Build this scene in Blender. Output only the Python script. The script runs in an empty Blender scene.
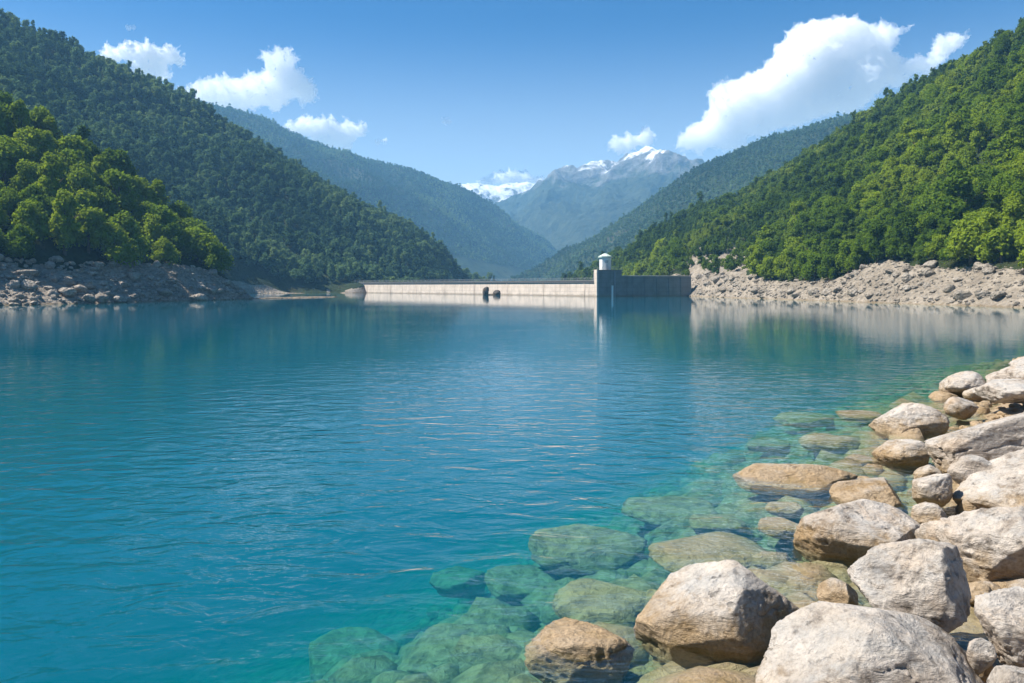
import bpy, bmesh, math, random
import numpy as np
from mathutils import Vector

S = bpy.context.scene
COL = S.collection
F, HZ, CAMH = 796.0, 286.0, 4.0          # focal length in pixels, horizon row, camera height


def at(px, py, Y):
    """the world point seen at a pixel at depth Y"""
    return np.array([(px - 512) / F * Y, Y, CAMH + (HZ - py) / F * Y])


def on_water(px, py):
    d = CAMH * F / (py - HZ)
    return np.array([(px - 512) / F * d, d, 0.0])


# ------------------------------------------------------------------ noise
def _h(ix, iy, iz, seed):
    n = (ix * 374761393 + iy * 668265263 + iz * 2147483647 + seed * 1274126177) & 0xFFFFFFFF
    n = ((n ^ (n >> 13)) * 1274126177) & 0xFFFFFFFF
    n = ((n ^ (n >> 16)) * 2246822519) & 0xFFFFFFFF
    return ((n ^ (n >> 15)) & 0xFFFFFF) / float(0xFFFFFF) * 2 - 1


def vnoise(p, seed=0):
    p = np.asarray(p, dtype=np.float64)
    i = np.floor(p).astype(np.int64)
    f = p - i
    u = f * f * f * (f * (f * 6 - 15) + 10)
    r = 0
    for dx in (0, 1):
        wx = u[..., 0] if dx else 1 - u[..., 0]
        for dy in (0, 1):
            wy = u[..., 1] if dy else 1 - u[..., 1]
            for dz in (0, 1):
                wz = u[..., 2] if dz else 1 - u[..., 2]
                r = r + wx * wy * wz * _h(i[..., 0] + dx, i[..., 1] + dy, i[..., 2] + dz, seed)
    return r


def fbm(p, octv=5, seed=0, gain=.5, ridged=False):
    p = np.asarray(p, dtype=np.float64)
    a, s, t = 1.0, 0, 0
    rot = np.array([[.8, .6, 0], [-.6, .8, 0], [0, 0, 1.0]]) @ np.array([[1, 0, 0], [0, .8, .6], [0, -.6, .8]])
    for k in range(octv):
        n = vnoise(p, seed + k * 17)
        if ridged:
            n = 1 - 2 * np.abs(n)
        s = s + a * n
        t += a
        a *= gain
        p = p @ rot.T * 2.03 + 5.3
    return s / t


# ------------------------------------------------------------------ mesh helpers
def mesh_np(name, verts, faces, mat=None, smooth=True, mats=None, mat_idx=None, attr=None):
    """faces: (n,3) or (n,4) array"""
    me = bpy.data.meshes.new(name)
    verts = np.asarray(verts, dtype=np.float32).reshape(-1, 3)
    faces = np.asarray(faces, dtype=np.int32)
    n, k = faces.shape
    me.vertices.add(len(verts))
    me.vertices.foreach_set('co', verts.ravel())
    me.loops.add(n * k)
    me.loops.foreach_set('vertex_index', faces.ravel())
    me.polygons.add(n)
    me.polygons.foreach_set('loop_start', np.arange(0, n * k, k, dtype=np.int32))
    if mats:
        for m in mats:
            me.materials.append(m)
    elif mat:
        me.materials.append(mat)
    if mat_idx is not None:
        me.polygons.foreach_set('material_index', np.asarray(mat_idx, dtype=np.int32))
    if smooth:
        me.polygons.foreach_set('use_smooth', np.ones(n, dtype=bool))
    me.update(calc_edges=True)
    if attr is not None:
        a = me.attributes.new('tint', 'FLOAT', 'POINT')
        a.data.foreach_set('value', np.asarray(attr, dtype=np.float32))
    me.validate()
    return me


def link(name, me, parent=None, loc=None):
    o = bpy.data.objects.new(name, me)
    COL.objects.link(o)
    if parent is not None:
        o.parent = parent
    if loc is not None:
        o.location = loc
    return o


def tag(o, label=None, cat=None, group=None, kind=None):
    if label: o['label'] = label
    if cat: o['category'] = cat
    if group: o['group'] = group
    if kind: o['kind'] = kind
    return o


def empty(name, loc, rz=0):
    o = bpy.data.objects.new(name, None)
    o.empty_display_size = .5
    COL.objects.link(o)
    o.location = loc
    o.rotation_euler = (0, 0, rz)
    return o


def grid_faces(nu, nv):
    i = np.arange(nu * nv).reshape(nu, nv)
    return np.stack([i[:-1, :-1], i[1:, :-1], i[1:, 1:], i[:-1, 1:]], -1).reshape(-1, 4)


def box_bm(bm, c, s, rz=0.0, bev=0.0, taper=1.0):
    r = bmesh.ops.create_cube(bm, size=1)
    vs = r['verts']
    ca, sa = math.cos(rz), math.sin(rz)
    for v in vs:
        x, y, z = v.co.x * s[0], v.co.y * s[1], v.co.z * s[2]
        if v.co.z > 0:
            x *= taper; y *= taper
        v.co = (c[0] + ca * x - sa * y, c[1] + sa * x + ca * y, c[2] + z)
    if bev:
        es = list({e for v in vs for e in v.link_edges})
        bmesh.ops.bevel(bm, geom=es, offset=bev, segments=2, affect='EDGES', profile=.5)
    return vs


def bm_obj(name, bm, mat, parent=None, smooth=False):
    me = bpy.data.meshes.new(name)
    bmesh.ops.recalc_face_normals(bm, faces=bm.faces)
    bm.to_mesh(me); bm.free()
    me.materials.append(mat)
    if smooth:
        for p in me.polygons: p.use_smooth = True
    return link(name, me, parent)


# ------------------------------------------------------------------ materials
class N:
    def __init__(s, name):
        s.m = bpy.data.materials.new(name)
        s.m.use_nodes = True
        s.t = s.m.node_tree
        s.t.nodes.clear()
        s.out = s.t.nodes.new('ShaderNodeOutputMaterial')

    def n(s, kind, inputs=None, **props):
        nd = s.t.nodes.new('ShaderNode' + kind)
        for k, v in props.items():
            setattr(nd, k, v)
        for k, v in (inputs or {}).items():
            if isinstance(v, bpy.types.NodeSocket):
                s.t.links.new(v, nd.inputs[k])
            else:
                nd.inputs[k].default_value = v
        return nd

    def noise(s, vec, scale, detail=4, rough=.55, dist=0.0):
        return s.n('TexNoise', {'Vector': vec, 'Scale': scale, 'Detail': detail, 'Roughness': rough, 'Distortion': dist}).outputs['Fac']

    def ramp(s, fac, stops, interp='LINEAR'):
        r = s.n('ValToRGB', {'Fac': fac})
        cr = r.color_ramp
        cr.interpolation = interp
        while len(cr.elements) < len(stops):
            cr.elements.new(.5)
        for e, (p, c) in zip(cr.elements, stops):
            e.position = p
            e.color = (c, c, c, 1) if isinstance(c, (int, float)) else (*c, 1)
        return r.outputs['Color']

    def mix(s, fac, a, b, blend='MIX'):
        m = s.n('Mix', data_type='RGBA', blend_type=blend)
        for sock, v in ((m.inputs[0], fac), (m.inputs[6], a), (m.inputs[7], b)):
            if isinstance(v, bpy.types.NodeSocket): s.t.links.new(v, sock)
            elif isinstance(v, (int, float)): sock.default_value = v if sock.type == 'VALUE' else (v, v, v, 1)
            else: sock.default_value = (*v, 1)
        return m.outputs[2]

    def math(s, op, a, b=0.0, clamp=False):
        m = s.n('Math', {0: a, 1: b}, operation=op)
        m.use_clamp = clamp
        return m.outputs[0]

    def mapr(s, v, a, b, c=0.0, d=1.0):
        return s.n('MapRange', {'Value': v, 'From Min': a, 'From Max': b, 'To Min': c, 'To Max': d}).outputs['Result']

    def bump(s, h, strength, dist=1.0, normal=None):
        d = {'Height': h, 'Strength': strength, 'Distance': dist}
        if normal is not None: d['Normal'] = normal
        return s.n('Bump', d).outputs['Normal']

    def surf(s, sock): s.t.links.new(sock, s.out.inputs['Surface']); return s.m

    def vol(s, sock): s.t.links.new(sock, s.out.inputs['Volume']); return s.m

    def principled(s, color, rough=.9, normal=None, spec=.3):
        d = {'Base Color': color, 'Roughness': rough, 'Specular IOR Level': spec}
        if not isinstance(color, bpy.types.NodeSocket): d['Base Color'] = (*color, 1)
        if normal is not None: d['Normal'] = normal
        return s.n('BsdfPrincipled', d).outputs[0]


def mat_boulder():
    k = N('limestone')
    pos = k.n('NewGeometry').outputs['Position']
    rnd = k.n('ObjectInfo').outputs['Random']
    off = k.n('VectorMath', {0: pos, 1: (0, 0, 0)}, operation='ADD')
    comb = k.n('CombineXYZ', {'X': k.math('MULTIPLY', rnd, 37.0), 'Y': k.math('MULTIPLY', rnd, 91.0), 'Z': 0.0}).outputs[0]
    k.t.links.new(comb, off.inputs[1])
    p = off.outputs[0]
    big = k.noise(p, .9, 5, .6, .4)
    mid = k.noise(p, 4.0, 8, .65, .3)
    fine = k.noise(p, 22.0, 6, .7)
    stretch = k.n('Mapping', {'Vector': p, 'Rotation': (.5, .3, .6), 'Scale': (1.0, 1.6, 4.5)}).outputs[0]
    lay = k.noise(stretch, 1.4, 8, .7, .8)
    base = k.ramp(big, [(.28, (.20, .16, .125)), (.41, (.41, .35, .29)), (.55, (.51, .455, .395)), (.68, (.54, .495, .445)), (.8, (.32, .28, .245))])
    base = k.mix(k.mapr(rnd, 0, 1, 0, .28), base, (.47, .385, .305))
    grey = k.ramp(mid, [(.36, (.16, .135, .11)), (.5, (1, 1, 1))])
    base = k.mix(k.mapr(big, .38, .6, .85, .30), base, grey, 'MULTIPLY')
    strata = k.ramp(lay, [(.36, .5), (.43, 1.0), (.62, 1.0), (.72, .8)])
    base = k.mix(.6, base, strata, 'MULTIPLY')
    nz = k.n('SeparateXYZ', {0: k.n('NewGeometry').outputs['Normal']}).outputs['Z']
    lich = k.math('MULTIPLY', k.mapr(nz, .35, .85), k.mapr(k.noise(p, 2.2, 6, .65), .46, .60))
    base = k.mix(k.math('MULTIPLY', lich, .6), base, (.39, .38, .36))
    rust = k.mapr(k.noise(p, .75, 4, .6, .8), .56, .70)
    base = k.mix(k.math('MULTIPLY', rust, .55), base, (.46, .315, .19))
    pits = k.n('TexVoronoi', {'Vector': p, 'Scale': 5.5, 'Randomness': 1.0}).outputs['Distance']
    pitm = k.math('MULTIPLY', k.mapr(k.math('ADD', pits, k.mapr(fine, .3, .7, -.1, .1)), .10, .24, 1, 0), k.mapr(lay, .40, .50, 1, 0))
    base = k.mix(k.math('MULTIPLY', pitm, .55), base, (.13, .11, .09))
    speck = k.ramp(fine, [(.3, .62), (.5, 1.0), (.75, 1.12)])
    base = k.mix(.8, base, speck, 'MULTIPLY')
    # tide stain: ochre just above the water, olive algae below it
    z = k.n('SeparateXYZ', {0: pos}).outputs['Z']
    zj = k.math('ADD', z, k.mapr(mid, .3, .7, -.16, .16))
    damp = k.mapr(zj, .18, .48, 1, 0)
    ochre = k.mix(.65, k.mix(.7, base, (.36, .235, .105)), k.ramp(fine, [(.3, .45), (.6, 1.05)]), 'MULTIPLY')
    col = k.mix(damp, base, ochre)
    alg = k.mapr(zj, -.35, .02, 1, 0)
    algc = k.ramp(mid, [(.33, (.06, .055, .02)), (.48, (.20, .165, .07)), (.62, (.31, .265, .125)), (.75, (.14, .14, .05))])
    gold = k.mapr(zj, -.75, -.1)
    algc = k.mix(k.math('MULTIPLY', gold, .5), algc, (.40, .29, .12))
    col = k.mix(k.math('MULTIPLY', alg, .85), col, algc)
    hgt = k.math('ADD', k.math('MULTIPLY', mid, .9), k.math('ADD', k.math('MULTIPLY', lay, .8), k.math('MULTIPLY', fine, .12)))
    hgt = k.math('SUBTRACT', hgt, k.math('MULTIPLY', pitm, .25))
    nrm = k.bump(hgt, .9, .16)
    rough = k.mapr(damp, 0, 1, .92, .55)
    return k.surf(k.principled(col, rough, nrm, .25))


def mat_bank(name, c1, c2, c3, scale=1.0):
    k = N(name)
    p = k.n('NewGeometry').outputs['Position']
    a = k.noise(p, .12 * scale, 6, .6, .5)
    b = k.noise(p, .9 * scale, 6, .65)
    v = k.n('TexVoronoi', {'Vector': p, 'Scale': .8 * scale}).outputs
    col = k.ramp(a, [(.3, c1), (.5, c2), (.7, c3)])
    col = k.mix(.7, col, k.ramp(b, [(.3, .45), (.55, 1.0), (.8, 1.15)]), 'MULTIPLY')
    col = k.mix(.35, col, k.ramp(v['Color'], [(0, .6), (1, 1.1)]), 'MULTIPLY')
    h = k.math('ADD', b, k.math('MULTIPLY', v['Distance'], -.6))
    z = k.n('SeparateXYZ', {0: p}).outputs['Z']
    zj = k.math('ADD', z, k.mapr(b, .3, .7, -.3, .3))
    lines = k.noise(k.n('Mapping', {'Vector': p, 'Scale': (.02, .02, 1.1)}).outputs[0], 1.5, 4, .7)
    col = k.mix(.6, col, k.ramp(lines, [(.35, .62), (.5, 1.0), (.65, .88)]), 'MULTIPLY')
    col = k.mix(k.mapr(zj, .0, .5, .65, 0), col, (.17, .125, .07))
    return k.surf(k.principled(col, .95, k.bump(h, .9, .8), .1))


def mat_under():
    k = N('forest_floor')
    p = k.n('NewGeometry').outputs['Position']
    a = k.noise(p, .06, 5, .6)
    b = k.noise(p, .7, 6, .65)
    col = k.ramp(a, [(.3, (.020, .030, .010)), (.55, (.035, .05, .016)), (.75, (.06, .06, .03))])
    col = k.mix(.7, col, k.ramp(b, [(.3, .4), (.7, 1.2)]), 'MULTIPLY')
    return k.surf(k.principled(col, .95, k.bump(b, 1, 1.5), .1))


def mat_leaf(name, dark, mid, light, use_obj):
    k = N(name)
    p = k.n('NewGeometry').outputs['Position']
    if use_obj:
        t = k.n('ObjectInfo').outputs['Color']
        t = k.n('SeparateColor', {0: t}).outputs[0]
    else:
        t = k.n('Attribute', attribute_name='tint').outputs['Fac']
    leaf = k.noise(p, 1.1, 3, .6)
    t2 = k.math('ADD', t, k.mapr(leaf, .3, .7, -.22, .22))
    col = k.ramp(t2, [(.0, dark), (.5, mid), (1.0, light)])
    d = k.n('BsdfDiffuse', {'Color': col}).outputs[0]
    tr = k.n('BsdfTranslucent', {'Color': k.mix(.5, col, (1.0, .95, .35), 'MULTIPLY')}).outputs[0]
    m = k.n('MixShader', {0: .5, 1: d, 2: tr}).outputs[0]
    return k.surf(m)


def mat_bark():
    k = N('bark')
    p = k.n('NewGeometry').outputs['Position']
    b = k.noise(k.n('Mapping', {'Vector': p, 'Scale': (5, 5, 1)}).outputs[0], 2, 5)
    return k.surf(k.principled(k.ramp(b, [(.3, (.05, .035, .025)), (.7, (.14, .11, .08))]), .9, k.bump(b, .6, .05), .1))


def mat_concrete(name, c, streak=.5):
    k = N(name)
    p = k.n('NewGeometry').outputs['Position']
    st = k.noise(k.n('Mapping', {'Vector': p, 'Scale': (.5, .5, .05)}).outputs[0], 1.3, 6, .65)
    b = k.noise(p, .35, 7, .6)
    f = k.noise(p, 4, 4, .6)
    col = k.mix(streak, c, k.ramp(st, [(.32, .5), (.5, 1.0), (.7, 1.12)]), 'MULTIPLY')
    col = k.mix(.5, col, k.ramp(b, [(.3, .65), (.6, 1.1)]), 'MULTIPLY')
    z = k.n('SeparateXYZ', {0: p}).outputs['Z']
    fr = k.math('FRACT', k.math('MULTIPLY', z, .58))
    col = k.mix(k.mapr(fr, .05, .09, .35, 0), col, (.12, .10, .08))
    lev = k.math('ADD', z, k.mapr(b, .3, .7, -.25, .25))
    col = k.mix(k.mapr(lev, .35, .8, .55, 0), col, (.19, .15, .10))
    return k.surf(k.principled(col, .9, k.bump(f, .3, .05), .2))


def mat_plain(name, c, rough=.7, var=.25):
    k = N(name)
    p = k.n('NewGeometry').outputs['Position']
    b = k.noise(p, 2.0, 5, .6)
    col = k.mix(var, c, k.ramp(b, [(.3, .5), (.7, 1.1)]), 'MULTIPLY')
    return k.surf(k.principled(col, rough, None, .3))


def mat_farhill():
    k = N('wooded_mountain')
    p = k.n('NewGeometry').outputs['Position']
    a = k.noise(p, .004, 6, .6)
    b = k.noise(p, .05, 6, .7)
    col = k.ramp(a, [(.35, (.022, .04, .018)), (.55, (.04, .06, .026)), (.7, (.09, .09, .055))])
    col = k.mix(.8, col, k.ramp(b, [(.3, .35), (.65, 1.3)]), 'MULTIPLY')
    return k.surf(k.principled(col, .95, k.bump(b, 1, 14), .1))


def mat_snow(zlo, zhi):
    k = N('snowy_mountain')
    g = k.n('NewGeometry')
    p = g.outputs['Position']
    z = k.n('SeparateXYZ', {0: p}).outputs['Z']
    a = k.noise(p, .009, 8, .68, .6)
    b = k.noise(p, .03, 6, .7)
    wood = k.ramp(b, [(.3, (.02, .03, .018)), (.65, (.06, .075, .045))])
    rock = k.ramp(b, [(.3, (.10, .10, .10)), (.7, (.24, .23, .22))])
    hz = k.math('ADD', z, k.mapr(a, .3, .7, -110, 110))
    col = k.mix(k.mapr(hz, zlo - 120, zlo - 30, 0, 1), wood, rock)
    col = k.mix(k.mapr(hz, zlo, zhi, 0, 1), col, (.88, .90, .93))
    return k.surf(k.principled(col, .9, k.bump(k.math('ADD', a, k.math('MULTIPLY', b, .3)), .8, 60), .1))


def mat_water():
    k = N('lake_water')
    p = k.n('NewGeometry').outputs['Position']
    m1 = k.n('Mapping', {'Vector': p, 'Rotation': (0, 0, .25), 'Scale': (.75, 1.25, 1)}).outputs[0]
    big = k.noise(m1, .35, 2, .5, .6)
    n1 = k.noise(m1, 1.15, 3, .5, .7)
    n2 = k.noise(k.n('Mapping', {'Vector': p, 'Rotation': (0, 0, -.5), 'Scale': (.8, 1.2, 1)}).outputs[0], 3.6, 3, .55, .5)
    h = k.math('ADD', k.math('MULTIPLY', big, .05), k.math('ADD', k.math('MULTIPLY', n1, .115), k.math('MULTIPLY', n2, .026)))
    gust = k.mapr(k.noise(p, .03, 3, .55, .4), .35, .65, .45, 1.0)
    yy = k.n('SeparateXYZ', {0: p}).outputs['Y']
    calm = k.math('MULTIPLY', k.mapr(yy, 15, 46, 1.0, .16), k.mapr(yy, 50, 150, 1.0, .2))
    nrm = k.bump(k.math('MULTIPLY', h, k.math('MULTIPLY', gust, calm)), 1.0, 1.0)
    fr = k.n('Fresnel', {'IOR': 1.333, 'Normal': nrm}).outputs[0]
    tr = k.n('BsdfTransparent', {'Color': (1, 1, 1, 1)}).outputs[0]
    gl = k.n('BsdfGlossy', {'Color': (1, 1, 1, 1), 'Roughness': .03, 'Normal': nrm}).outputs[0]
    k.surf(k.n('MixShader', {0: fr, 1: tr, 2: gl}).outputs[0])
    sc = k.n('VolumeScatter', {'Color': (.001, .58, .80, 1), 'Density': .043, 'Anisotropy': .0}).outputs[0]
    ab = k.n('VolumeAbsorption', {'Color': (.30, .872, .902, 1), 'Density': .50}).outputs[0]
    return k.vol(k.n('AddShader', {0: sc, 1: ab}).outputs[0])


def mat_haze(density):
    k = N('air_haze')
    v = k.n('VolumePrincipled', {'Color': (.27, .62, 1.0, 1), 'Density': density, 'Anisotropy': .1}).outputs[0]
    return k.vol(v)


def mat_cloud(dens, lo=.30, hi=.46):
    k = N('cloud_vapour')
    p = k.n('NewGeometry').outputs['Position']
    n = k.noise(p, .0105, 8, .66, .3)
    d = k.mapr(n, lo, hi, 0, dens)
    v = k.n('VolumePrincipled', {'Color': (1, 1, 1, 1), 'Density': d, 'Anisotropy': .0}).outputs[0]
    return k.vol(v)


M = dict(
    boulder=mat_boulder(),
    bank=mat_bank('bank_gravel', (.21, .175, .135), (.30, .255, .20), (.38, .325, .26)),
    bed=mat_bank('lake_bed_stone', (.16, .14, .07), (.25, .22, .11), (.33, .28, .16), 1.6),
    under=mat_under(),
    greybank=mat_bank('grey_bank_stone', (.22, .185, .145), (.34, .285, .225), (.44, .375, .30), 1.3),
    leaf=mat_leaf('broadleaf_foliage', (.050, .094, .013), (.125, .205, .018), (.24, .315, .028), True),
    leafm=mat_leaf('broadleaf_forest', (.046, .088, .018), (.106, .172, .024), (.19, .255, .034), False),
    leafd=mat_leaf('dark_forest', (.046, .090, .046), (.096, .168, .080), (.17, .245, .10), False),
    bark=mat_bark(),
    dam=mat_concrete('dam_concrete', (.62, .52, .43), .42),
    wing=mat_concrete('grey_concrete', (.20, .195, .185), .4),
    road=mat_plain('asphalt', (.10, .10, .10), .9),
    white=mat_plain('white_render', (.74, .74, .72), .8),
    rooft=mat_plain('pale_green_roof', (.50, .58, .50), .6),
    steel=mat_plain('galvanised_steel', (.30, .31, .33), .5),
    glass=mat_plain('dark_window_glass', (.05, .06, .08), .15),
    far=mat_farhill(),
)

# ------------------------------------------------------------------ light, sky, camera
SUN_EL = math.radians(53)
sd = Vector((-.99, .07, 0)).normalized() * math.cos(SUN_EL)
sun_dir = Vector((sd.x, sd.y, math.sin(SUN_EL)))
sl = bpy.data.lights.new('sun', 'SUN')
sl.energy = 5.0
sl.angle = math.radians(.53)
sl.color = (1.0, .95, .87)
so = link('sun', sl)
so.rotation_euler = sun_dir.to_track_quat('Z', 'Y').to_euler()
so.location = (-200, 50, 400)

w = bpy.data.worlds.new('World')
S.world = w
w.use_nodes = True
nt = w.node_tree
nt.nodes.clear()
sky = nt.nodes.new('ShaderNodeTexSky')
sky.sky_type = 'NISHITA'
sky.sun_disc = False
sky.sun_elevation = SUN_EL
sky.sun_rotation = math.atan2(sun_dir.x, sun_dir.y)
sky.altitude = 2200
sky.air_density = .9
sky.dust_density = 1.6
sky.ozone_density = 6.0
bg = nt.nodes.new('ShaderNodeBackground')
bg.inputs['Strength'].default_value = .054
wo = nt.nodes.new('ShaderNodeOutputWorld')
hs = nt.nodes.new('ShaderNodeHueSaturation')
hs.inputs['Saturation'].default_value = 1.32
nt.links.new(sky.outputs[0], hs.inputs['Color'])
tc = nt.nodes.new('ShaderNodeTexCoord')
sx = nt.nodes.new('ShaderNodeSeparateXYZ')
nt.links.new(tc.outputs['Generated'], sx.inputs[0])
mr = nt.nodes.new('ShaderNodeMapRange')
mr.interpolation_type = 'SMOOTHSTEP'
for k_, v_ in (('From Min', .02), ('From Max', .33), ('To Min', .88), ('To Max', 0)):
    mr.inputs[k_].default_value = v_
nt.links.new(sx.outputs['Z'], mr.inputs['Value'])
mxs = nt.nodes.new('ShaderNodeMix'); mxs.data_type = 'RGBA'
nt.links.new(mr.outputs[0], mxs.inputs[0])
nt.links.new(hs.outputs[0], mxs.inputs[6])
mxs.inputs[7].default_value = (7.6, 8.5, 8.8, 1)
nt.links.new(mxs.outputs[2], bg.inputs[0])
nt.links.new(bg.outputs[0], wo.inputs[0])

cam = bpy.data.cameras.new('camera')
co = link('camera', cam)
co.location = (0, 0, CAMH)
co.rotation_euler = (math.radians(90), 0, 0)
cam.sensor_width = 36
cam.lens = F * 36 / 1024
cam.shift_y = -(341.5 - HZ) / 1024
cam.clip_start = .1
cam.clip_end = 60000
S.camera = co

# ------------------------------------------------------------------ lofted terrain
def loft(rows, nu, nv, weights):
    """rows: list over stations of lists of control points (same count). returns grid (nu,nv,3)
    weights: how many of the nv samples go between consecutive control rows"""
    R = np.array(rows, dtype=float)                       # (ns, nr, 3)
    ns, nr = R.shape[:2]
    seg = np.zeros(ns)
    seg[1:] = np.cumsum(np.linalg.norm(np.diff(R[:, nr // 2, :], axis=0), axis=1))
    uu = np.linspace(0, seg[-1], nu)
    A = np.zeros((nu, nr, 3))
    for r in range(nr):
        for c in range(3):
            A[:, r, c] = np.interp(uu, seg, R[:, r, c])
    ks = max(1, nu // (ns * 4))
    ker = np.ones(2 * ks + 1) / (2 * ks + 1)
    pad = np.pad(A, ((ks, ks), (0, 0), (0, 0)), mode='edge')
    A = np.apply_along_axis(lambda v: np.convolve(v, ker, 'valid'), 0, pad)
    vpos = np.concatenate([[0], np.cumsum(weights)])
    vv = np.linspace(0, vpos[-1], nv)
    G = np.zeros((nu, nv, 3))
    for c in range(3):
        for i in range(nu):
            G[i, :, c] = np.interp(vv, vpos, A[i, :, c])
    return G, vv


class Hill:
    def __init__(s, name, rows, nu, nv, weights, mats, zone, amp=4.0, scale=.03, seed=1, crest_row=None, ridged=False, fine=0.0, jag=0.0, zone2=None):
        G, vv = loft(rows, nu, nv, weights)
        s.vv = vv
        # displace along z with noise (less on the lower control rows)
        fade = np.clip((vv - 1.0) / 1.5, 0, 1)[None, :]
        n = fbm(G * scale, 5, seed, ridged=ridged) * amp
        if crest_row is not None:
            crest = 1 - .65 * np.exp(-((vv - crest_row) / .35) ** 2)[None, :]
            n = n * crest
        G[..., 2] += n * fade
        if jag:
            G[..., 2] += fbm(G * .007, 5, seed + 8, ridged=True) * jag * fade
        if fine:
            G[..., 2] += fbm(G * .35, 3, seed + 5) * fine
            G[..., 0] += fbm(G * .3 + 9, 3, seed + 6) * fine * .8
        s.G = G
        f = grid_faces(nu, nv)
        ctr = .25 * (G[:-1, :-1] + G[1:, :-1] + G[1:, 1:] + G[:-1, 1:])
        cen = .5 * (vv[:-1] + vv[1:])
        mi = np.array([[zone(c) for c in cen]] * (nu - 1))
        jit = fbm(.25 * (G[:-1, :-1] + G[1:, :-1] + G[1:, 1:] + G[:-1, 1:]) * .08, 3, seed + 3) * .28
        mi = np.vectorize(zone)(cen[None, :] + jit)
        if zone2 is not None:
            mi = np.where(zone2(ctr, cen[None, :] + jit), 1, mi)
        s.me = mesh_np(name, G.reshape(-1, 3), f, mats=mats, mat_idx=mi.reshape(-1))
        s.o = tag(link(name, s.me), kind='structure')

    def sample(s, n, v0, v1, rng, ufun=None):
        """n area weighted random points between control rows v0 and v1"""
        G, vv = s.G, s.vv
        d1 = G[1:, :-1] - G[:-1, :-1]
        d2 = G[:-1, 1:] - G[:-1, :-1]
        a = np.linalg.norm(np.cross(d1, d2), axis=-1)
        c = .5 * (vv[:-1] + vv[1:])
        a = a * ((c >= v0) & (c <= v1))[None, :]
        p = a.ravel() / a.sum()
        idx = rng.choice(len(p), n, p=p)
        i, j = np.divmod(idx, a.shape[1])
        fu, fv = rng.random(n)[:, None], rng.random(n)[:, None]
        P = (G[i, j] * (1 - fu) + G[i + 1, j] * fu) * (1 - fv) + (G[i, j + 1] * (1 - fu) + G[i + 1, j + 1] * fu) * fv
        V = c[j]
        return P, V


def spaced(P, r, rng):
    """dart throwing: keep points at least r apart (r may be an array)"""
    r = np.broadcast_to(r, (len(P),))
    cell = float(np.max(r))
    grid, keep = {}, []
    for k in range(len(P)):
        x, y = P[k, 0], P[k, 1]
        ci, cj = int(x // cell), int(y // cell)
        ok = True
        for a in (-1, 0, 1):
            for b in (-1, 0, 1):
                for q in grid.get((ci + a, cj + b), ()):
                    if (P[q, 0] - x) ** 2 + (P[q, 1] - y) ** 2 < r[k] ** 2:
                        ok = False; break
                if not ok: break
            if not ok: break
        if ok:
            grid.setdefault((ci, cj), []).append(k)
            keep.append(k)
    return np.array(keep, dtype=int)


def skyline(pts, px, drop):
    """interpolate a list of (px, py, Y) at px"""
    a = np.array(pts, float)
    return np.interp(px, a[:, 0], a[:, 1]), np.interp(px, a[:, 0], a[:, 2])


# --- left spur with the bright trees
TA = 11.0
def station(wx, K, C, out, back, mid=None):
    """wx waterline point, K bank top, C crest, out = unit vector towards the lake"""
    wx, K, C, out = map(lambda q: np.array(q, float), (wx, K, C, out))
    b = wx + np.append(out[:2] * 34, -17.0)
    m = .5 * (K + C) if mid is None else np.array(mid, float)
    d = C + np.array(back, float)
    return [b, wx, K, m, C, d]

rowsA = []
for (px, pyw, pyk, dk, pyc, Yc) in [(-560, 0, 0, 0, 0, 0), (-330, 0, 0, 0, 0, 0), (-130, 307.5, 268, 12, 40, 225), (0, 305.5, 268, 14, 88, 240), (65, 304, 269, 14, 116, 250),
                                    (110, 302.8, 266, 14, 150, 256), (150, 301.7, 264, 13, 180, 258), (190, 300.8, 265, 12, 208, 258), (222, 300, 274, 9, 243, 252)]:
    if px == -560:
        rowsA.append(station((-150, -140, 0), (-165, -140, 8), (-260, -140, 70), (1, 0), (-80, 0, -60)))
    elif px == -330:
        rowsA.append(station((-128, 60, 0), (-142, 62, 8), (-235, 110, 75), (1, 0), (-60, 60, -60)))
    else:
        W = on_water(px, pyw)
        K = at(px, pyk, W[1] + dk)
        C = at(px, pyc, Yc) - np.array([0, 0, TA])
        rowsA.append(station(W, K, C, (.94, -.34), (-25, 45, -C[2] - 4)))
rowsA.append(station((-78, 243, 0), (-80, 246, 1.0), (-83, 249, 2.0), (.94, .1), (-20, 20, -12)))
rowsA.append(station((-84, 259, 0), (-88, 256, 1.2), (-92, 256, 1.8), (.5, .8), (-20, 20, -12)))
hillA = Hill('left_spur_ground', rowsA, 260, 130, [1, 1, 1, 1, 1], [M['bed'], M['greybank'], M['under']],
             lambda c: 0 if c < .75 else (1 if c < 2.05 else 2), amp=3.0, scale=.05, seed=3, crest_row=4, fine=.5)

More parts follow.
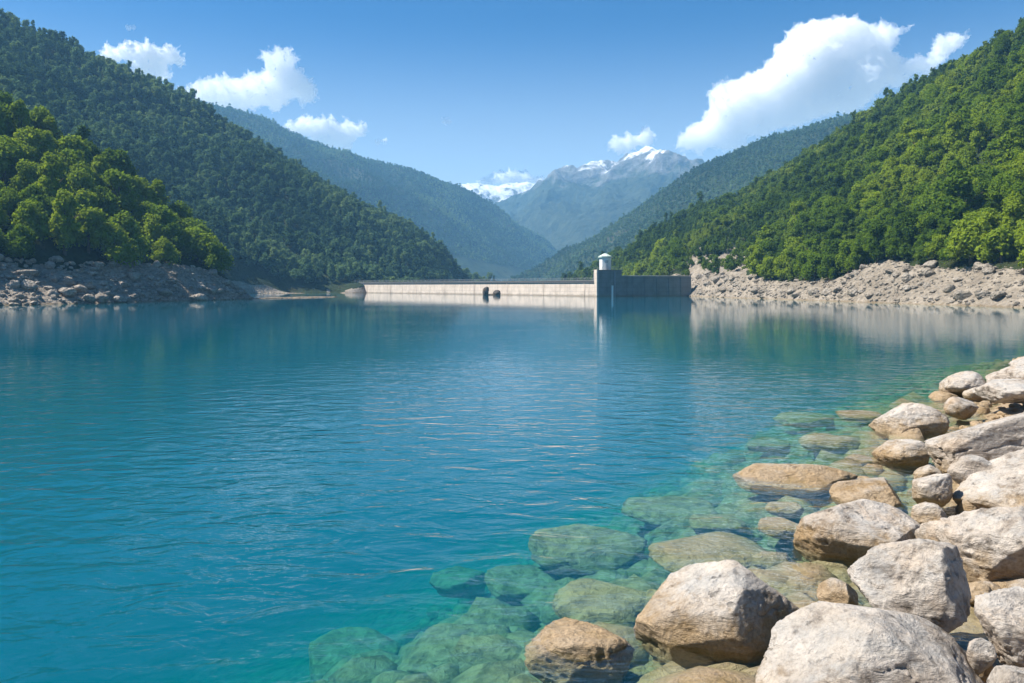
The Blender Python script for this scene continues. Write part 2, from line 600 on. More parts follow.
# --- main left hill
TB = 7.0
rowsB = []
crB = [(-260, -170, 560), (-120, -75, 580), (0, 5, 600), (45, 26, 620), (91, 50, 640), (150, 78, 665), (200, 104, 690), (250, 131, 720), (300, 161, 750),
       (345, 187, 780), (388, 213, 810), (428, 243, 835), (464, 270, 860), (490, 280, 880)]
bB = [((-255, 120), 2), ((-240, 200), 2), ((-225, 270), 2), ((-215, 300), 2), ((-205, 330), 2), ((-190, 365), 2), ((-172, 400), 2), ((-142, 425), 2), ((-112, 442), 2),
      ((-84, 456), 2), ((-68, 520), 2), ((-56, 620), 2), ((-44, 740), 2), ((-34, 880), 2)]
for (px, py, Y), ((bx, by), _) in zip(crB, bB):
    C = at(px, py, Y) - np.array([0, 0, TB])
    W = np.array([bx, by, 0.0])
    dirn = C[:2] - W[:2]
    dirn = dirn / np.linalg.norm(dirn)
    K = W + np.append(dirn * 3.2, 6.3)
    if C[2] < 12: C[2] = max(C[2], 7)
    m = .5 * (K + C) + np.array([0, 0, .02 * np.linalg.norm(C - K)])
    rowsB.append(station(W, K, C, -dirn, np.append(dirn * 160, -C[2] - 8), m))
hillB = Hill('left_hill', rowsB, 260, 160, [1, 1, 2, 2, 1.5], [M['bed'], M['greybank'], M['under']],
             lambda c: 0 if c < .75 else (1 if c < 1.95 else 2), amp=24.0, scale=.011, seed=11, crest_row=6)

# --- right slope
TG = 7.0
rowsG = []
stG = [  # waterline point, bank top (px, py, dY), crest (px, py, Y)
    ((46, 640), (60, 640, 4), (556, 281, 660)),
    ((50, 500), (64, 500, 5), (590, 267, 650)),
    ((58, 400), (72, 402, 6), (625, 247, 640)),
    ((67, 316), None, (660, 224, 630)),
    (on_water(697, 296.6)[:2], (708, 272, 10), (690, 208, 620)),
    (on_water(730, 297.8)[:2], (738, 279, 12), (735, 192, 600)),
    (on_water(775, 299.3)[:2], (782, 278, 12), (785, 164, 575)),
    (on_water(815, 300.7)[:2], (822, 272, 13), (830, 136, 545)),
    (on_water(860, 302.3)[:2], (868, 266, 14), (866, 112, 515)),
    (on_water(905, 303.8)[:2], (914, 263, 14), (905, 86, 480)),
    (on_water(950, 305.2)[:2], (960, 263, 14), (955, 60, 430)),
    (on_water(1024, 308)[:2], (1036, 263, 14), (1024, 20, 370)),
    (on_water(1130, 312)[:2], (1150, 262, 14), (1140, -50, 320)),
    ((97, 100), (118, 100, 9), (1330, -140, 270)),
    ((100, 70), (118, 66, 9), (1650, -230, 220)),
]
for (W, K, C) in stG:
    W = np.array([W[0], W[1], 0.0])
    if K is None:
        K = np.array([78, 320, 10.0])
    elif K[0] < 150:
        K = np.array(K, float)
    else:
        K = at(K[0], K[1], W[1] + K[2])
    C = at(*C) - np.array([0, 0, TG])
    if C[2] < 6: C[2] = 6
    m = .5 * (K + C) + np.array([0, 0, 2.0])
    rowsG.append(station(W, K, C, (-.97, -.22), (110, 60, -C[2] - 6), m))
def bare_rock(P, V):
    px = 512 + F * P[..., 0] / P[..., 1]
    py = HZ - F * (P[..., 2] - CAMH) / P[..., 1]
    n = fbm(P * .06, 3, 91)
    a = (px > 688) & (px < 746) & (P[..., 1] < 420) & (py > 253 + 16 * n) & (V > .75)
    b = (px > 640) & (px < 790) & (n > .30) & (V < 3.6) & (V > 1.5) & (P[..., 1] < 430)
    return a | b
hillG = Hill('right_slope', rowsG, 280, 170, [1, 1, 2, 2, 1.2], [M['bed'], M['bank'], M['under']],
             lambda c: 0 if c < .75 else (1 if c < 1.92 else 2), amp=9.0, scale=.022, seed=23, crest_row=6, fine=.55, zone2=bare_rock)

# --- far ridges
def far_ridge(name, pts, base, seed, amp, scale, mat, back, nu=200, nv=90, ridged=True, zone=None, jag=0.0):
    rows = []
    for (px, py, Y), (bx, by) in zip(pts, base):
        C = at(px, py, Y)
        B = np.array([bx, by, -16.0])
        W = B * .97 + C * .03
        m = .5 * (B + C)
        rows.append([B, W, .72 * B + .28 * C, m, C, C + np.array([back[0], back[1], -C[2] - 16])])
    return Hill(name, rows, nu, nv, [.6, .8, 1.3, 2.2, 1.5], [mat], lambda c: 0, amp=amp, scale=scale, seed=seed, crest_row=4.9, ridged=ridged, jag=jag)

ridgeC = far_ridge('blue_left_ridge',
    [(-60, 75, 1800), (80, 88, 1900), (160, 98, 2000), (227, 113, 2100), (263, 120, 2180), (300, 138, 2260), (340, 155, 2340), (392, 168, 2420), (445, 187, 2500), (490, 210, 2580), (530, 237, 2660), (575, 272, 2750)],
    [(-500, 1100), (-400, 1150), (-330, 1200), (-260, 1300), (-200, 1400), (-140, 1500), (-80, 1620), (-20, 1750), (40, 1900), (100, 2080), (170, 2300), (240, 2600)],
    41, 62, .0032, M['far'], (-500, 500))
ridgeF = far_ridge('dark_right_ridge',
    [(500, 285, 1600), (540, 271, 1580), (575, 251, 1550), (605, 233, 1520), (640, 209, 1500), (680, 183, 1480), (720, 161, 1460), (770, 140, 1440), (830, 121, 1420), (880, 108, 1400), (950, 88, 1380), (1050, 60, 1360), (1200, 20, 1340)],
    [(20, 1300), (50, 1240), (75, 1180), (95, 1120), (120, 1050), (150, 980), (190, 910), (240, 850), (300, 800), (360, 760), (430, 700), (520, 640), (640, 560)],
    57, 30, .005, M['far'], (350, 400))
mE = mat_snow(548, 600)
ridgeE = far_ridge('snow_capped_mountain',
    [(440, 240, 3842), (480, 214, 3773), (505, 202, 3704), (530, 193, 3636), (555, 182, 3636), (590, 170, 3636), (618, 166, 3602), (642, 161, 3602), (664, 155, 3602), (678, 157, 3602), (695, 163, 3602), (740, 172, 3567), (800, 180, 3567), (900, 190, 3567)],
    [(-137, 3224), (-69, 3018), (0, 2744), (62, 2538), (123, 2401), (178, 2264), (226, 2195), (274, 2161), (322, 2127), (384, 2127), (480, 2127), (617, 2127), (789, 2127), (1029, 2195)],
    71, 95, .0026, mE, (617, 823), nu=340, nv=170, jag=48)
mD = mat_snow(458, 500)
ridgeD = far_ridge('snow_peak',
    [(380, 222, 4380), (425, 203, 4350), (455, 190, 4320), (472, 184, 4320), (490, 187, 4320), (505, 183, 4320), (520, 181, 4320), (538, 183, 4320), (556, 184, 4320), (575, 190, 4320), (620, 205, 4350), (680, 225, 4380)],
    [(-540, 3780), (-360, 3720), (-240, 3690), (-150, 3660), (-72, 3660), (0, 3660), (72, 3660), (156, 3660), (240, 3660), (336, 3690), (480, 3720), (720, 3780)],
    83, 72, .003, mD, (180, 720), nu=300, nv=150, jag=28)

# --- ground sheet and near shore
gv = [(-9000, -900, -15.2), (9000, -900, -15.2), (9000, 4650, -15.2), (-9000, 4650, -15.2)]
tag(link('ground', mesh_np('ground', gv, [(0, 1, 2, 3)], M['bed'])), kind='structure')

SHORE = np.array([(-64, -100), (-34, -52), (-3.5, 0), (2.8, 8), (4.4, 10), (5.6, 12), (8.6, 17), (11, 21), (16.5, 29), (22, 36.5), (28, 45), (40, 51), (62, 60), (92, 66), (110, 40)], float)
def shore_sd(x, y):
    """signed distance to the near shoreline, + on land (right hand side)"""
    best = np.full(x.shape, 1e9); sg = np.ones(x.shape)
    for a, b in zip(SHORE[:-1], SHORE[1:]):
        d = b - a
        t = np.clip(((x - a[0]) * d[0] + (y - a[1]) * d[1]) / (d @ d), 0, 1)
        qx, qy = x - (a[0] + t * d[0]), y - (a[1] + t * d[1])
        q = np.hypot(qx, qy)
        cr = d[0] * (y - a[1]) - d[1] * (x - a[0])
        m = q < best
        best = np.where(m, q, best); sg = np.where(m, np.where(cr < 0, 1, -1), sg)
    return best * sg

def shore_z(x, y):
    s = shore_sd(x, y)
    land = np.where(s < 14, .27 * s, 3.78 + (s - 14) * .06)
    deep = np.maximum(.34 * s, -2.6 + .52 * (s + 7.6))
    deep = np.where(s > -5, .23 * s, -1.15 + .45 * (s + 5))
    z = np.where(s > 0, land, np.maximum(deep, -15.0))
    return z

nx, ny = 330, 330
xs = np.concatenate([np.linspace(-34, -12, 50)[:-1], np.linspace(-12, 34, 230), np.linspace(34, 130, 52)[1:]])
ys = np.concatenate([np.linspace(-100, -2, 50)[:-1], np.linspace(-2, 60, 230), np.linspace(60, 112, 52)[1:]])
nx, ny = len(xs), len(ys)
X, Y = np.meshgrid(xs, ys, indexing='ij')
Z = shore_z(X, Y)
P3 = np.stack([X, Y, Z * 0], -1)
Z = Z - .32 + .22 * fbm(P3 * .45, 4, 5) + .10 * fbm(P3 * 1.7, 4, 8)
tag(link('near_shore', mesh_np('near_shore', np.stack([X, Y, Z], -1).reshape(-1, 3), grid_faces(nx, ny), M['boulder'])), kind='structure')

# ------------------------------------------------------------------ water body (closed, volume inside)
outline = [(-175, -150), (-155, 0), (-143, 62), (-135, 110), (-118, 165), (-107, 205), (-96, 232), (-92, 250), (-110, 280), (-160, 300), (-200, 330), (-195, 362), (-178, 404), (-150, 432),
           (-118, 450), (-86, 460), (-80, 457), (34.5, 304.5), (70, 308), (76, 303), (82, 285), (90, 240), (98, 195), (104, 165), (110, 140), (112, 100), (108, 60), (90, 30), (60, 0), (20, -60), (-20, -150)]
bm = bmesh.new()
top = [bm.verts.new((x, y, 0)) for x, y in outline]
bot = [bm.verts.new((x, y, -15.0)) for x, y in outline]
ft = bm.faces.new(top); bm.faces.new(bot[::-1])
for i in range(len(top)):
    j = (i + 1) % len(top)
    bm.faces.new((top[i], bot[i], bot[j], top[j]))
bmesh.ops.triangulate(bm, faces=bm.faces[:])
wo_ = tag(bm_obj('lake_water', bm, mat_water()), kind='structure')

# ------------------------------------------------------------------ rocks
_ico = {}
def ico(level):
    if level not in _ico:
        b = bmesh.new()
        bmesh.ops.create_icosphere(b, subdivisions=level, radius=1)
        b.verts.ensure_lookup_table()
        v = np.array([x.co[:] for x in b.verts])
        f = np.array([[q.index for q in p.verts] for p in b.faces])
        b.free()
        _ico[level] = (v, f)
    return _ico[level]


def rock_mesh(name, seed, dims, planes=9, level=5, cut=(.55, .9), rough=.07, mat=None, extra=(), k=30.0):
    """a boulder: a ball cut by soft planes, then weathered; dims are the half sizes"""
    rng = np.random.default_rng(seed)
    v, f = ico(level)
    r = np.full(len(v), 1.0)
    acc = np.exp(-k * r)
    pl = []
    for _ in range(planes):
        n = rng.normal(size=3); n /= np.linalg.norm(n)
        pl.append((n, rng.uniform(*cut)))
    for e in extra:
        n = np.array(e[:3], float); n /= np.linalg.norm(n)
        pl.append((n, e[3]))
    for n, d in pl:
        c = v @ n
        rr = np.where(c > .05, d / np.maximum(c, .05), 8)
        acc = acc + np.exp(-k * np.minimum(rr, 8))
    r = -np.log(acc) / k
    P = v * r[:, None]
    P = P / np.max(np.abs(P), axis=0)
    s = 1.0 + rough * 1.3 * fbm(P * 1.3 + seed, 3, seed) + rough * .75 * fbm(P * 4.2 + seed, 4, seed + 1, ridged=True) + rough * .25 * fbm(P * 13 + seed, 3, seed + 2)
    if level >= 4:
        P = P * (1 + rough * .8 * fbm(P * 1.3 + seed, 3, seed))[:, None]
        for _ in range(26):
            n = P[rng.integers(len(P))] * rng.uniform(.7, 1.4, 3) + rng.normal(size=3) * .22
            n /= np.linalg.norm(n)
            c = P @ n
            P = P - n * (np.maximum(c - (c.max() - rng.uniform(.02, .16)), 0) * .94)[:, None]
        s = 1.0 + rough * .32 * fbm(P * 2.3 + seed, 4, seed + 1) + rough * .42 * fbm(P * 5.5 + seed, 4, seed + 2, ridged=True) + rough * .16 * fbm(P * 16 + seed, 3, seed + 3)
    if level >= 5:
        cr = fbm(P * 1.1 + seed * 1.7 + .35 * fbm(P * 3, 3, seed + 7)[:, None], 3, seed + 4)
        s = s - .07 * np.exp(-(cr / .03) ** 2) * np.clip(fbm(P * 1.5 + seed, 2, seed + 9) * 4 + .5, 0, 1)
    P = P * s[:, None]
    P = P / np.max(np.abs(P), axis=0) * np.array(dims)
    return mesh_np(name, P, f, mat or M['boulder'])


def rot_z(P, a):
    c, s = math.cos(a), math.sin(a)
    return P @ np.array([[c, s, 0], [-s, c, 0], [0, 0, 1]])


def boulder(bb, label, depth=None, zc=None, ky=.85, planes=9, rough=.10, extra=(), tilt=0.0, yaw=0.0, rzmin=.28, level=5, grp=None, name='boulder', cut=(.55, .9), seed=None):
    """bb = silhouette box in the photograph; depth Y of its middle, or the height zc of its middle, or neither (it lies on the bank)"""
    x0, y0, x1, y1 = bb
    cx, cy = .5 * (x0 + x1), .5 * (y0 + y1)
    a, b = (cx - 512) / F, (HZ - cy) / F
    if zc is not None:
        t = (zc - CAMH) / b
    elif depth is not None:
        t = depth
    else:                                          # walk along the ray through the base until it meets the bank
        bl = (HZ - (y0 + .88 * (y1 - y0))) / F
        for t in np.arange(5, 80, .05):
            gz = shore_z(np.array([a * t]), np.array([t]))[0]
            if CAMH + bl * t < max(gz, -.12): break
        t = t + .30 * (x1 - x0) / F * t
    hw = .5 * (x1 - x0) / F * t
    hh = .5 * (y1 - y0) / F * t
    ph = math.atan2(-b, 1)
    ry = hw * ky
    q = hh * hh / math.cos(ph) ** 2 - (ry * math.sin(ph) / math.cos(ph)) ** 2
    rz = max(math.sqrt(max(q, 0)), hh * .62, rzmin * hw * .6)
    sd_ = seed if seed is not None else int(cx * 7 + cy * 13)
    me = rock_mesh(name, sd_, (hw, ry, rz), planes, level, cut, rough, extra=extra)
    o = link(name, me, loc=(a * t, t, CAMH + b * t))
    o.rotation_euler = (0, tilt, yaw)
    return tag(o, label, 'boulder', grp)


B = boulder
LAND = 'dry boulders piled on the near shore'
B((745, 600, 992, 742), 'large pale boulder lying at the bottom edge in front of the rest', planes=7, rough=.06, ky=.7, extra=((-.75, -.2, .62, .62), (.6, -.3, .75, .66), (.1, -.9, .4, .72)), grp=LAND, level=6)
B((855, 540, 986, 655), 'ridged cream boulder wedged just above the largest front boulder', planes=6, extra=((-.6, -.35, .7, .66), (.75, -.5, .35, .62)), grp=LAND, level=6)
B((796, 500, 929, 582), 'broad rounded boulder standing over the small ochre wedge stone', planes=6, rough=.06, extra=((.1, -.3, .95, .78), (-.5, -.8, -.3, .7)), grp=LAND, level=6, depth=12.2)
B((925, 496, 1066, 606), 'big pitted grey boulder cut by the frame edge, above the dark crevice', planes=7, depth=11.0, extra=((-.55, -.2, .8, .60), (-.5, -.8, -.4, .66)), grp=LAND, level=6)
B((977, 584, 1068, 676), 'rough grey boulder at the frame edge below the dark crevice', planes=7, grp=LAND, level=6)
B((990, 664, 1060, 742), 'boulder in the bottom corner with only its crown showing', planes=7, grp=LAND)
B((952, 440, 1090, 530), 'tall sloping pale boulder at the frame edge behind the pitted one', planes=6, depth=14.2, rough=.09, extra=((-.62, -.1, .78, .36), (-.5, -.6, .6, .5)), grp=LAND, level=6)
B((912, 470, 956, 510), 'small rounded brown boulder beside the ochre wedge in the gravel', planes=8, grp=LAND)
B((832, 472, 916, 516), 'brown wedge shaped rock with a sharp pale ridge, at the water', planes=5, extra=((.9, -.3, .35, .45), (-.45, -.2, .85, .42), (-.2, -.85, .5, .55)), grp=LAND, rough=.04)
B((908, 502, 945, 530), 'flat cream stone showing between two large boulders', planes=7, grp=LAND)
B((951, 455, 1004, 492), 'smooth egg shaped boulder tucked beneath the long slab', planes=5, rough=.04, grp=LAND)
B((914, 464, 940, 484), 'little pale stone sitting against the end of the long slab', planes=7, level=4, grp=LAND)
B((916, 398, 1090, 478), 'long flat topped slab of rock tilted up towards the bank', planes=4, rough=.05, ky=.45, extra=((-.1, .25, .96, .42), (0, -.95, .2, .5), (-.95, -.1, .1, .8)), tilt=-.22, grp=LAND, level=6, cut=(.8, .97))
B((868, 434, 928, 472), 'low cream boulder with a dark wet foot, below the humped one', planes=6, extra=((-.4, -.1, .9, .55),), grp=LAND)
B((872, 400, 945, 444), 'humped cream boulder standing in the shallows furthest into the water', planes=6, extra=((-.35, -.2, .9, .66),), grp=LAND)
B((944, 394, 982, 420), 'small cream boulder between the humped boulder and the long slab', planes=7, level=4, grp=LAND)
B((930, 390, 956, 404), 'flat ochre stone at the water beside the pinkish boulder', planes=7, level=4, grp=LAND)
B((940, 371, 997, 401), 'pinkish boulder with a rounded top at the far end of the pile', planes=7, grp=LAND)
B((962, 386, 988, 401), 'small brownish stone leaning on the pinkish boulder', planes=7, level=4, grp=LAND)
B((978, 379, 1060, 408), 'long pale rock lying behind the tilted slab', planes=6, grp=LAND)
B((990, 366, 1056, 392), 'pale boulder near the frame edge, second from the top of the pile', planes=7, grp=LAND)
B((1008, 356, 1064, 380), 'topmost pale boulder at the frame edge, half out of view', planes=7, grp=LAND)
B((968, 640, 996, 674), 'small pale stone in the gap under the ridged cream boulder', planes=7, level=4, grp=LAND)
B((818, 572, 862, 612), 'small ochre wedge stone with a sharp top, in the shaded pool', planes=5, extra=((.7, -.4, .5, .45), (-.6, -.3, .65, .45)), zc=.12, rough=.04)
B((634, 546, 812, 678), 'large split boulder with a bright face and shaded face, standing in water', planes=3, rough=.055, ky=.8, extra=((-.62, -.02, .78, .50), (.62, -.62, .30, .52), (.72, .1, .62, .62), (-.5, -.75, .25, .66)), depth=9.3, level=6, cut=(.75, .95), seed=77)
B((524, 614, 648, 706), 'ochre boulder just breaking the surface beside the split boulder', planes=7, zc=-.28, ky=.9, extra=((0, .1, 1, .66),), level=6)
B((734, 460, 858, 502), 'broad ochre slab lying just at the surface', planes=6, zc=-.15, rough=.05, ky=.75, level=6)
WET = 'submerged boulders of the shallows'
for bb, z, lab in [
    ((648, 532, 780, 574), -.32, 'flat sunken slab directly behind the split boulder'),
    ((528, 514, 656, 582), -.85, 'largest sunken boulder, greenish, out beyond the others'),
    ((622, 492, 724, 530), -.75, 'sunken oval boulder furthest along the drop into deep water'),
    ((484, 562, 566, 612), -1.35, 'sunken round boulder between the ochre boulder and deep water'),
    ((552, 578, 668, 628), -.55, 'sunken olive boulder against the foot of the split boulder'),
    ((400, 612, 536, 684), -1.2, 'big sunken green boulder left of the ochre boulder'),
    ((290, 624, 404, 690), -2.1, 'faint deep boulder nearly lost in the blue water'),
    ((430, 560, 492, 600), -2.0, 'faint sunken stone out past the round sunken boulder'),
    ((560, 545, 640, 580), -1.0, 'sunken stone in the shadow of the largest sunken boulder'),
    ((756, 514, 806, 538), -.16, 'small flat stone under shallow water behind the split boulder'),
    ((764, 496, 806, 518), -.2, 'thin sunken stone in front of the ochre slab'),
    ((790, 430, 858, 452), -.22, 'sunken slab beyond the broad ochre slab'),
    ((836, 408, 882, 422), -.12, 'ochre patch of rock at the surface near the humped boulder'),
    ((770, 410, 840, 428), -.5, 'green sunken rock out from the humped boulder'),
    ((740, 436, 792, 452), -.65, 'green sunken rock out from the broad ochre slab'),
    ((650, 668, 768, 716), -.45, 'brown sunken rock at the bottom edge under the split boulder'),
    ((798, 556, 836, 606), -.30, 'mossy sunken slab in the shaded pool'),
    ((690, 512, 745, 534), -.55, 'small sunken rock between the oval and the flat slab'),
    ((846, 452, 884, 470), -.12, 'flat wet stone at the water beside the low cream boulder'),
    ((590, 622, 660, 664), -.7, 'dark sunken rock in the cleft beside the ochre boulder'),
]:
    B(bb, lab, zc=z, planes=6, rough=.12, ky=.9, grp=WET, extra=((.1, -.1, 1, .42),))
B((768, 630, 806, 656), 'small wet stone between the split boulder and front boulder', planes=7, zc=.15)

# gravel and cobbles between the boulders, uncountable
def scatter_mesh(name, P, R, seed, protos, mat, tint=None, up=.7):
    rng = np.random.default_rng(seed)
    vs, fs, off = [], [], 0
    for p, r in zip(P, R):
        v, f = protos[rng.integers(len(protos))]
        q = rot_z(v * (r * rng.uniform(.75, 1.25, 3) * np.array([1, 1, up])), rng.uniform(0, 6.28)) + p
        vs.append(q); fs.append(f + off); off += len(q)
    return mesh_np(name, np.concatenate(vs), np.concatenate(fs), mat)

def proto_rock(seed, level=2):
    me = rock_mesh('proto', seed, (1, 1, 1), 8, level, (.5, .85), .08)
    v = np.zeros(len(me.vertices) * 3); me.vertices.foreach_get('co', v)
    f = np.zeros(len(me.polygons) * 3, dtype=np.int32); me.polygons.foreach_get('vertices', f)
    bpy.data.meshes.remove(me)
    return v.reshape(-1, 3), f.reshape(-1, 3)

PR2 = [proto_rock(900 + i, 2) for i in range(8)]
PR3 = [proto_rock(940 + i, 3) for i in range(8)]
rng = np.random.default_rng(4)
gx, gy = rng.uniform(-14, 44, 60000), rng.uniform(3, 62, 60000)
gs = shore_sd(gx, gy)
ok = (gs > -9) & (gs < 9) & (np.abs(gx) < .75 * gy + 2)
gx, gy, gs = gx[ok][:5200], gy[ok][:5200], gs[ok][:5200]
gr = .05 + .22 * rng.random(len(gx)) ** 3 + np.where(gs < 0, .05, 0)
ux, uy = rng.uniform(-12, 16, 9000), rng.uniform(6, 32, 9000)
us = shore_sd(ux, uy)
ok = (us > -6.5) & (us < -.4)
ux, uy = ux[ok][:1100], uy[ok][:1100]
gx, gy = np.concatenate([gx, ux]), np.concatenate([gy, uy])
gr = np.concatenate([gr, .15 + .55 * rng.random(len(ux)) ** 1.7])
ux, uy = rng.uniform(-20, 80, 30000), rng.uniform(-30, 62, 30000)
us = shore_sd(ux, uy)
ok = (us > 4.5) & (us < 34)
ux, uy = ux[ok][:3600], uy[ok][:3600]
gx, gy = np.concatenate([gx, ux]), np.concatenate([gy, uy])
gr = np.concatenate([gr, .10 + .75 * rng.random(len(ux)) ** 3.2])
gp = np.stack([gx, gy, shore_z(gx, gy) - .25], -1)
tag(link('cobbles', scatter_mesh('cobbles', gp, gr, 6, PR2, M['boulder'])), 'cobbles and gravel between the near boulders', 'cobbles', kind='stuff')

# rocks on both banks
def bank_rocks(hill, n_big, n_small, v0, v1, rmin, rmax, seed, labels, mat, box, v_small=None, small=.8):
    rng = np.random.default_rng(seed)
    P, V = hill.sample(n_big * 6, v0, v1, rng)
    px, py = 512 + F * P[:, 0] / P[:, 1], HZ - F * (P[:, 2] - CAMH) / P[:, 1]
    ok = (px > box[0]) & (px < box[1]) & (P[:, 1] > 90)
    P, V, px = P[ok], V[ok], px[ok]
    R = rmin + (rmax - rmin) * rng.random(len(P)) ** 2.2
    o_ = np.argsort(-R)
    P, V, R, px = P[o_], V[o_], R[o_], px[o_]
    kp = spaced(P, R * 1.3, rng)
    protos = [bpy.data.meshes.new('shore_rock') for _ in range(0)]
    for i in range(8):
        v, f = PR3[i]
        protos.append(mesh_np('shore_rock', v, f, mat))
    for i in kp[:n_big]:
        o = link('shore_rock', protos[rng.integers(8)], loc=P[i] + np.array([0, 0, R[i] * .18]))
        o.scale = R[i] * rng.uniform(.8, 1.35), R[i] * rng.uniform(.7, 1.1), R[i] * rng.uniform(.5, .8)
        o.rotation_euler = (rng.uniform(-.2, .2), rng.uniform(-.2, .2), rng.uniform(0, 6.28))
        lab = labels(px[i], V[i], R[i])
        tag(o, lab[0], 'rock', lab[1])
    vs0, vs1 = v_small or (v0, v1)
    P, V = hill.sample(n_small, vs0, vs1, rng)
    R = .15 + small * rng.random(len(P)) ** 2.4
    return P, R


M['bankrock'] = mat_bank('bank_rock', (.25, .215, .17), (.34, .295, .24), (.46, .405, .335), 2.0)
M['greyrock'] = mat_bank('grey_bank_rock', (.30, .255, .205), (.44, .38, .31), (.57, .50, .415), 2.0)

def lab_left(px, v, r):
    where = 'at the waterline' if v < 1.3 else ('halfway up the bank' if v < 1.7 else 'just under the trees')
    lit = 'on the sunlit tip' if px > 165 else 'on the shaded part'
    return f'angular grey rock {where} {lit} of the left bank', f'left bank rocks {where} {lit}'

def lab_right(px, v, r):
    where = 'at the waterline' if v < 1.3 else ('halfway up the bank' if v < 1.7 else 'just under the trees')
    part = 'near the dam' if px < 800 else ('at the middle' if px < 910 else 'at the near end')
    return f'pale angular rock {where} {part} of the right bank', f'right bank rocks {where} {part}'

pa = bank_rocks(hillA, 120, 5200, 1.02, 2.1, .6, 2.1, 31, lab_left, M['greyrock'], (-15, 262))
pg = bank_rocks(hillG, 120, 6000, 1.02, 1.9, .5, 1.9, 32, lab_right, M['bankrock'], (700, 1040), small=.5)
tag(link('left_bank_rubble', scatter_mesh('left_bank_rubble', pa[0], pa[1], 7, PR2, M['greyrock'])), 'loose stones covering the left bank', 'rubble', kind='stuff')
tag(link('right_bank_rubble', scatter_mesh('right_bank_rubble', pg[0], pg[1], 8, PR2, M['bankrock'])), 'loose stones covering the right bank', 'rubble', kind='stuff')

# low gravel bar off the tip of the left spur
v, f = ico(4)
va = v * (1 + .25 * fbm(v * 2, 4, 66))[:, None] * np.array([24, 2.4, .42]) * np.array([1, 1, 1])
bar = tag(link('gravel_bar', mesh_np('gravel_bar', va, f, M['bank']), loc=(-73, 271, -.06)), kind='structure')
bar.rotation_euler = (0, 0, math.radians(68))

# rock islet in front of the dam
def islet():
    v, f = ico(4)
    c = on_water(490, 295)
    parts, faces, off = [], [], 0
    for (dx, dz, rx, ry, rz, sd_) in [(-2.0, 1.2, 1.35, 1.5, 2.3, 3), (-1.4, 2.3, .95, 1.0, 1.4, 9), (3.0, .5, 1.75, 1.6, 1.7, 5), (.4, -.2, 2.6, 1.6, .55, 7)]:
        P = v * (1 + .16 * fbm(v * 1.6 + sd_, 4, sd_) + .06 * fbm(v * 5, 3, sd_ + 1, ridged=True))[:, None]
        parts.append(P * np.array([rx, ry, rz]) + np.array([dx, 0, dz])); faces.append(f + off); off += len(v)
    me = mesh_np('rock_islet', np.concatenate(parts), np.concatenate(faces), mat_bank('islet_rock', (.09, .075, .06), (.14, .115, .09), (.18, .15, .12), 1.5))
    tag(link('rock_islet', me, loc=c), 'brown rock islet of one tall and one low hump before the dam', 'islet')
islet()

# ------------------------------------------------------------------ dam, tower, wing wall
A0, A1 = np.array([-95.0, 473.5]), np.array([33.5, 303.5])
dl = A1 - A0; L = np.linalg.norm(dl); dl /= L
nrm = np.array([dl[1], -dl[0]])
if nrm[1] > 0: nrm = -nrm                          # towards the camera
ang = math.atan2(dl[1], dl[0])
dam = empty('dam', (A0[0], A0[1], 0), ang)
tag(dam, 'long low dam wall of pale pinkish concrete across the far end of the lake', 'dam')
def dam_local(bm_pts): return bm_pts
toward = -1 if (np.array([-math.sin(ang), math.cos(ang)]) @ nrm) < 0 else 1
bm = bmesh.new()
prof = [(0.9, -15.5), (0.0, 5.35), (-.0, 5.35), (-4.0, 5.35), (-12, -15.5)]      # offset towards the lake, height
nseg = 24
ringv = []
for i in range(nseg + 1):
    x = L * i / nseg
    bow = 3.0 * math.sin(math.pi * i / nseg)
    ringv.append([bm.verts.new((x, toward * (u - bow), z)) for u, z in [(0.9, -15.5), (0, 5.35), (-4, 5.35), (-12, -15.5)]])
for a, b in zip(ringv[:-1], ringv[1:]):
    for k in range(4):
        bm.faces.new((a[k], b[k], b[(k + 1) % 4], a[(k + 1) % 4]))
bm.faces.new(ringv[0]); bm.faces.new(ringv[-1][::-1])
bm_obj('dam_face', bm, M['dam'], dam)
def dam_strip(name, u0, u1, z0, z1, mat):
    bm = bmesh.new(); rr = []
    for i in range(nseg + 1):
        x = L * i / nseg; bow = 3.0 * math.sin(math.pi * i / nseg)
        rr.append([bm.verts.new((x, toward * (u - bow), z)) for u, z in [(u0, z0), (u0, z1), (u1, z1), (u1, z0)]])
    for a, b in zip(rr[:-1], rr[1:]):
        for k in range(4):
            bm.faces.new((a[k], b[k], b[(k + 1) % 4], a[(k + 1) % 4]))
    bm.faces.new(rr[0]); bm.faces.new(rr[-1][::-1])
    return bm_obj(name, bm, mat, dam)
dam_strip('crest_road', -.35, -3.65, 5.354, 5.46, M['road'])
dam_strip('fascia', .35, -.345, 5.30, 5.95, M['road'])
dam_strip('coping', .45, -.45, 5.953, 6.25, M['wing'])
dam_strip('parapet', -3.65, -3.95, 5.354, 6.3, M['wing'])
bm = bmesh.new()
for zz in (6.75, 7.15):
    for i in range(nseg):
        xa, xb = L * i / nseg, L * (i + 1) / nseg
        ya, yb = [toward * (0 - 3.0 * math.sin(math.pi * q / nseg)) for q in (i, i + 1)]
        box_bm(bm, ((xa + xb) / 2, (ya + yb) / 2, zz), (math.hypot(xb - xa, yb - ya), .07, .07), math.atan2(yb - ya, xb - xa))
for i in range(nseg * 2 + 1):
    box_bm(bm, (L * i / (2 * nseg), toward * (-3.0 * math.sin(math.pi * i / (2 * nseg))), 6.7), (.07, .075, .9))
bm_obj('railing', bm, M['steel'], dam)
